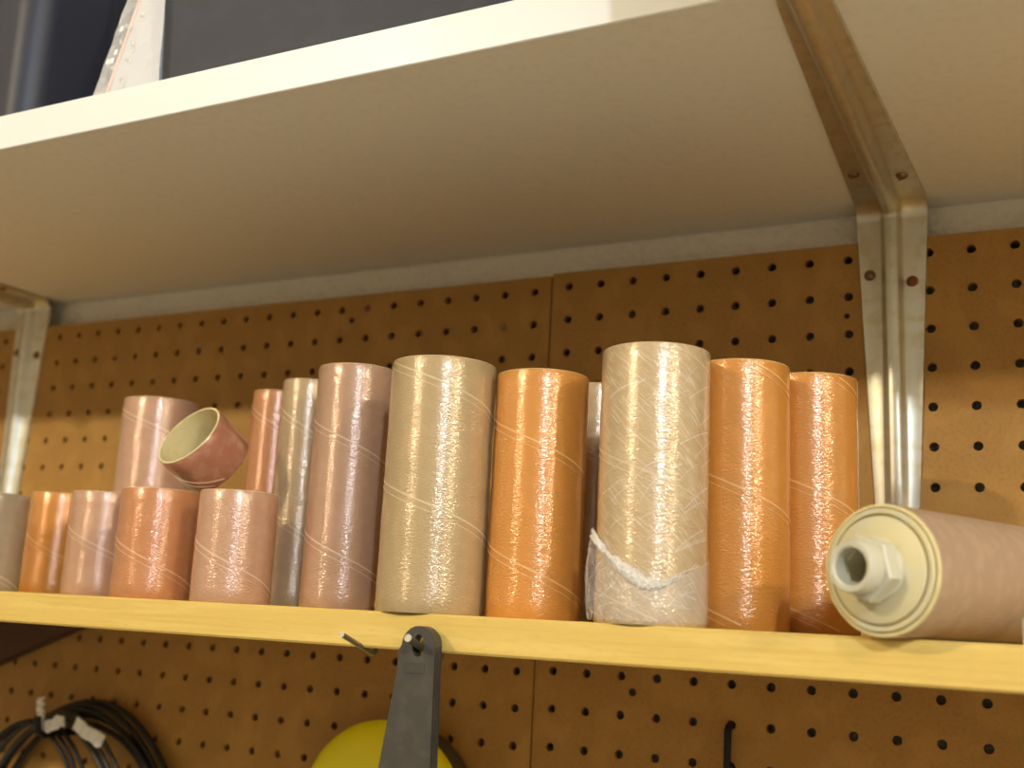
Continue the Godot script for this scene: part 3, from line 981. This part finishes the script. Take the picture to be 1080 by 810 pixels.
func build_hanging_things() -> void:
	# two bent hooks screwed up into the underside of the shelf, their points slanting up in front of its edge
	for d in [[Vector3(-0.0102, -0.2668, 0.2130), Vector3(-0.0033, -0.2568, 0.2520), 0.0014, "bare steel hook sticking up in front of the pine shelf edge"], [Vector3(0.0305, -0.2672, 0.2130), Vector3(0.0359, -0.2565, 0.2520), 0.0019, "steel hook holding the black bar at the pine shelf edge"]]:
		var foot: Vector3 = d[0]
		var o := mesh_node("shelf_hook", tube_mesh([foot + Vector3(-0.0015, 0.0060, -0.006), foot + Vector3(-0.0012, 0.0012, -0.005), foot + Vector3(-0.0006, 0.0, -0.003), foot, foot.lerp(d[1], 0.5), d[1]], d[2], 12), M.nail)
		tag(o, d[3], "hook", "hooks under the pine shelf edge")
	# black bar with an eye, hanging on the second nail
	var z0 := 0.2330
	var z1 := 0.2400
	var eye := Vector2(0.0347, -0.2602)
	var poly := PackedVector2Array()
	var top_r := 0.0096
	poly.append(Vector2(-0.0010, -0.440))
	for k in 13:
		var a := PI - PI * k / 12.0
		poly.append(eye + Vector2(0.0002, 0.0) + Vector2(cos(a), sin(a)) * top_r)
	poly.append(Vector2(0.0492, -0.440))
	var bar := thing("hanging_bar", "black steel bar with a rounded eye hanging from the shelf hook", "bar")
	var st := begin()
	# face ring round the slot: split the outline into rim quads by marching both loops
	var slot := []
	for k in 24:
		var a := PI - TAU * k / 24.0
		slot.append(eye + Vector2(cos(a) * 0.0034, sin(a) * 0.0055))
	var head := []
	for k in 24:
		var a := PI - TAU * k / 24.0
		var d := Vector2(cos(a), sin(a))
		if d.y >= -0.001:
			head.append(eye + d * top_r)
		else:
			var yb := eye.y - 0.0120
			var s := minf((eye.y - yb) / -d.y, 1e9)
			var xl := lerpf(eye.x - top_r, -0.0010, (eye.y - yb) / 0.18)
			var xr := lerpf(eye.x + top_r, 0.0492, (eye.y - yb) / 0.18)
			var p := eye + d * s
			if p.x < xl or p.x > xr:
				s = (xr - eye.x) / d.x if d.x > 0 else (xl - eye.x) / d.x
				p = eye + d * s
			head.append(p)
	for z in [z0, z1]:
		var want := Vector3(0, 0, 1 if z == z1 else -1)
		for k in 24:
			var k1 := (k + 1) % 24
			quad(st, Vector3(slot[k].x, slot[k].y, z), Vector3(head[k].x, head[k].y, z), Vector3(head[k1].x, head[k1].y, z), Vector3(slot[k1].x, slot[k1].y, z), want)
		var yb := eye.y - 0.0120
		var xl := lerpf(eye.x - top_r, -0.0010, 0.012 / 0.18)
		var xr := lerpf(eye.x + top_r, 0.0492, 0.012 / 0.18)
		# fill the two lower corners of the head and the blade below
		for s in [-1.0, 1.0]:
			var best := Vector2.ZERO
			var side := Vector2.ZERO
			var lowest := Vector2.ZERO
			for q in head:
				if s * (q.x - eye.x) > 0 and absf(q.y - yb) < 1e-5 and s * (q.x - eye.x) > s * (lowest.x if lowest != Vector2.ZERO else -s) - 1e9:
					if lowest == Vector2.ZERO or s * q.x > s * lowest.x:
						lowest = q
				if s * (q.x - eye.x) > 0 and q.y < eye.y - 0.0005 and q.y > yb + 1e-5:
					if side == Vector2.ZERO or q.y < side.y:
						side = q
			best = Vector2(xl if s < 0 else xr, yb)
			tri(st, Vector3(lowest.x, lowest.y, z), Vector3(side.x, side.y, z), Vector3(best.x, best.y, z), want)
		quad(st, Vector3(xl, yb, z), Vector3(xr, yb, z), Vector3(0.0492, -0.44, z), Vector3(-0.0010, -0.44, z), want)
	for k in 24:
		var k1 := (k + 1) % 24
		var inw: Vector2 = eye - slot[k]
		quad(st, Vector3(slot[k].x, slot[k].y, z0), Vector3(slot[k1].x, slot[k1].y, z0), Vector3(slot[k1].x, slot[k1].y, z1), Vector3(slot[k].x, slot[k].y, z1), Vector3(inw.x, inw.y, 0))
	for i in poly.size():
		var a := poly[i]
		var b := poly[(i + 1) % poly.size()]
		var d := b - a
		quad(st, Vector3(a.x, a.y, z0), Vector3(b.x, b.y, z0), Vector3(b.x, b.y, z1), Vector3(a.x, a.y, z1), Vector3(-d.y, d.x, 0))
	mesh_node("blade", st.commit(), M.black_bar, bar)
	# serrated edges: small teeth down both sides
	for s in [0, 1]:
		var te := begin()
		var A := Vector2(eye.x - top_r, eye.y) if s == 0 else Vector2(eye.x + top_r, eye.y)
		var B := Vector2(-0.0010, -0.440) if s == 0 else Vector2(0.0492, -0.440)
		var out := Vector3(-1, 0, 0) if s == 0 else Vector3(1, 0, 0)
		var cnt := 150
		for k in cnt:
			for row in 3:
				var p := A.lerp(B, (k + 0.33 * row) / cnt)
				var zc := lerpf(z0, z1, (row + 0.5) / 3.0)
				var q := Vector3(p.x, p.y, zc)
				var u := Vector3(0, 0.00050, 0)
				var w := Vector3(0, 0, 0.0011)
				var tip := q + out * 0.0006
				tri(te, q + u - w, q + u + w, tip, Vector3(out.x, 1, 0))
				tri(te, q - u - w, q - u + w, tip, Vector3(out.x, -1, 0))
				tri(te, q + u + w, q - u + w, tip, Vector3(out.x, 0, 1))
				tri(te, q + u - w, q - u - w, tip, Vector3(out.x, 0, -1))
		mesh_node("serrated_edge", te.commit(), M.black_edge, bar)
	# pressed maker's plate frame under the eye
	var fr := begin()
	var fc := Vector3(0.0338, -0.2712, z1)
	for e in [[Vector3(0, 0.0024, 0), Vector3(0.0110, 0.0005, 0.0006)], [Vector3(0, -0.0024, 0), Vector3(0.0110, 0.0005, 0.0006)], [Vector3(-0.0053, 0, 0), Vector3(0.0005, 0.0048, 0.0006)], [Vector3(0.0053, 0, 0), Vector3(0.0005, 0.0048, 0.0006)]]:
		add_box(fr, fc + e[0], e[1], 0.0001)
	mesh_node("stamped_frame", fr.commit(), M.black_bar, bar)
	# yellow disc behind the bar
	var disc := thing("yellow_reel", "yellow round reel with grey rim hanging behind the black bar", "reel", Vector3(-0.1175, -0.3915, 0.0))
	var body := mesh_node("reel_body", lathe([Vector2(0.0, 0.001), Vector2(0.066, 0.001), Vector2(0.0695, 0.004), Vector2(0.0700, 0.024), Vector2(0.0680, 0.0245), Vector2(0.062, 0.0245)], 72), M.grey_plastic, disc)
	body.rotation.x = PI / 2
	var prof := []
	for k in 13:
		var a := k / 12.0
		prof.append(Vector2(0.0706 * cos(a * PI * 0.5), 0.0240 + 0.0145 * sin(a * PI * 0.5)))
	mesh_node("yellow_face", lathe(prof, 72), M.yellow, disc).rotation.x = PI / 2
	var hub := mesh_node("hub", lathe([Vector2(0.0, 0.0415), Vector2(0.010, 0.0415), Vector2(0.012, 0.040), Vector2(0.012, 0.036)], 32), M.grey_plastic, disc)
	hub.rotation.x = PI / 2
	# black peg hook hanging down the board
	var hk := mesh_node("peg_hook", tube_mesh([Vector3(5 * INCH, -12 * INCH, -0.010), Vector3(5 * INCH, -12 * INCH, 0.003), Vector3(5 * INCH, -12 * INCH - 0.001, 0.0062), Vector3(5 * INCH, -12 * INCH - 0.004, 0.0078), Vector3(5 * INCH - 0.0003, -12 * INCH - 0.040, 0.0085), Vector3(5 * INCH - 0.0003, -12 * INCH - 0.050, 0.013), Vector3(5 * INCH - 0.0003, -12 * INCH - 0.052, 0.035)], 0.0024, 12), M.black_wire)
	tag(hk, "empty black peg hook pointing down the pegboard below the orange tubes", "hook")
	# coiled cables on a peg
	var px := -17 * INCH - 0.003
	var pk := mesh_node("peg_hook", tube_mesh([Vector3(px, -14 * INCH - 0.002, -0.010), Vector3(px, -14 * INCH - 0.002, 0.004), Vector3(px, -14 * INCH - 0.003, 0.048), Vector3(px, -14 * INCH + 0.001, 0.054), Vector3(px, -14 * INCH + 0.012, 0.056)], 0.0030, 12), M.black_wire)
	tag(pk, "black peg hook carrying the coiled dark cables", "hook")
	# [centre x, half width, drop, z, loops, wire radius, material, label]
	var peg_y := -14 * INCH - 0.0025 + 0.0030
	var coils := [
		[px + 0.012, 0.122, 0.150, 0.014, 5, 0.0024, M.cable, "outer coil of dark cable with white ties hanging on the peg", 0.020],
		[px - 0.010, 0.098, 0.125, 0.027, 4, 0.0020, M.cable_grey, "middle coil of grey wire rope hanging on the peg", 0.010],
		[px - 0.022, 0.078, 0.105, 0.039, 3, 0.0018, M.cable, "small inner coil of thin dark cable hanging on the peg", 0.004]]
	for c in coils:
		var t := thing("cable_coil", c[7], "cable", Vector3(px, peg_y, 0), "cables coiled on the peg")
		var n: int = c[4]
		for l in n:
			var pts := []
			for k in 64:
				var a := TAU * k / 64.0
				var hw: float = c[1] - 0.004 * l + 0.002 * sin(a * 3.0 + l * 2.0)
				var hh: float = c[2] - 0.004 * l
				var rise: float = c[8] * (1.0 - l / float(n))
				var x: float = c[0] - px + hw * sin(a)
				var yy: float = c[5] + rise - hh + hh * cos(a) + 0.0015 * sin(a * 5.0 + l)
				pts.append(Vector3(x, yy, c[3] + 0.0042 * (l % 3 - 1) + 0.001 * sin(a * 4.0 + l * 1.7)))
			mesh_node("loop", tube_mesh(pts, c[5], 8, true), c[6], t)
	# white ties
	var ties := [
		[Vector3(-0.4410, -0.3400, 0.049), 1.75, 0.022, 0.0070, "white twist tie sticking up from the cable coil"],
		[Vector3(-0.4270, -0.3500, 0.050), 0.30, 0.030, 0.0105, "white knotted tie round the cable coil"],
		[Vector3(-0.3860, -0.3525, 0.048), -0.40, 0.034, 0.0120, "white folded paper tie on the cable coil"]]
	var rng := RandomNumberGenerator.new()
	rng.seed = 9
	for q in ties:
		# a folded strip of white paper: zigzag panels with some thickness
		var st2 := begin()
		var o: Vector3 = q[0]
		var dirv := Vector3(cos(q[1]), sin(q[1]), 0)
		var crossv := Vector3(-sin(q[1]), cos(q[1]), 0)
		var prev := []
		var n := 9
		for k in n:
			var f := float(k) / (n - 1) - 0.5
			var c: Vector3 = o + dirv * (q[2] * f) + Vector3(0, 0, 0.0007 * (1 if k % 2 else -1)) + crossv * rng.randf_range(-0.0012, 0.0012)
			var w: float = q[3] * 0.5 * rng.randf_range(0.75, 1.1)
			var cur := [c + crossv * w, c - crossv * w * rng.randf_range(0.7, 1.1), c + crossv * w - Vector3(0, 0, 0.002), c - crossv * w - Vector3(0, 0, 0.002)]
			if prev.size():
				quad(st2, prev[0], prev[1], cur[1], cur[0], Vector3(0, 0, 1))
				quad(st2, prev[2], prev[3], cur[3], cur[2], Vector3(0, 0, -1))
				quad(st2, prev[0], prev[2], cur[2], cur[0], crossv)
				quad(st2, prev[1], prev[3], cur[3], cur[1], -crossv)
			prev = cur
		var tm := mesh_node("cable_tie", st2.commit(), M.tie)
		tag(tm, q[4], "tie", "white ties on the cable coils")
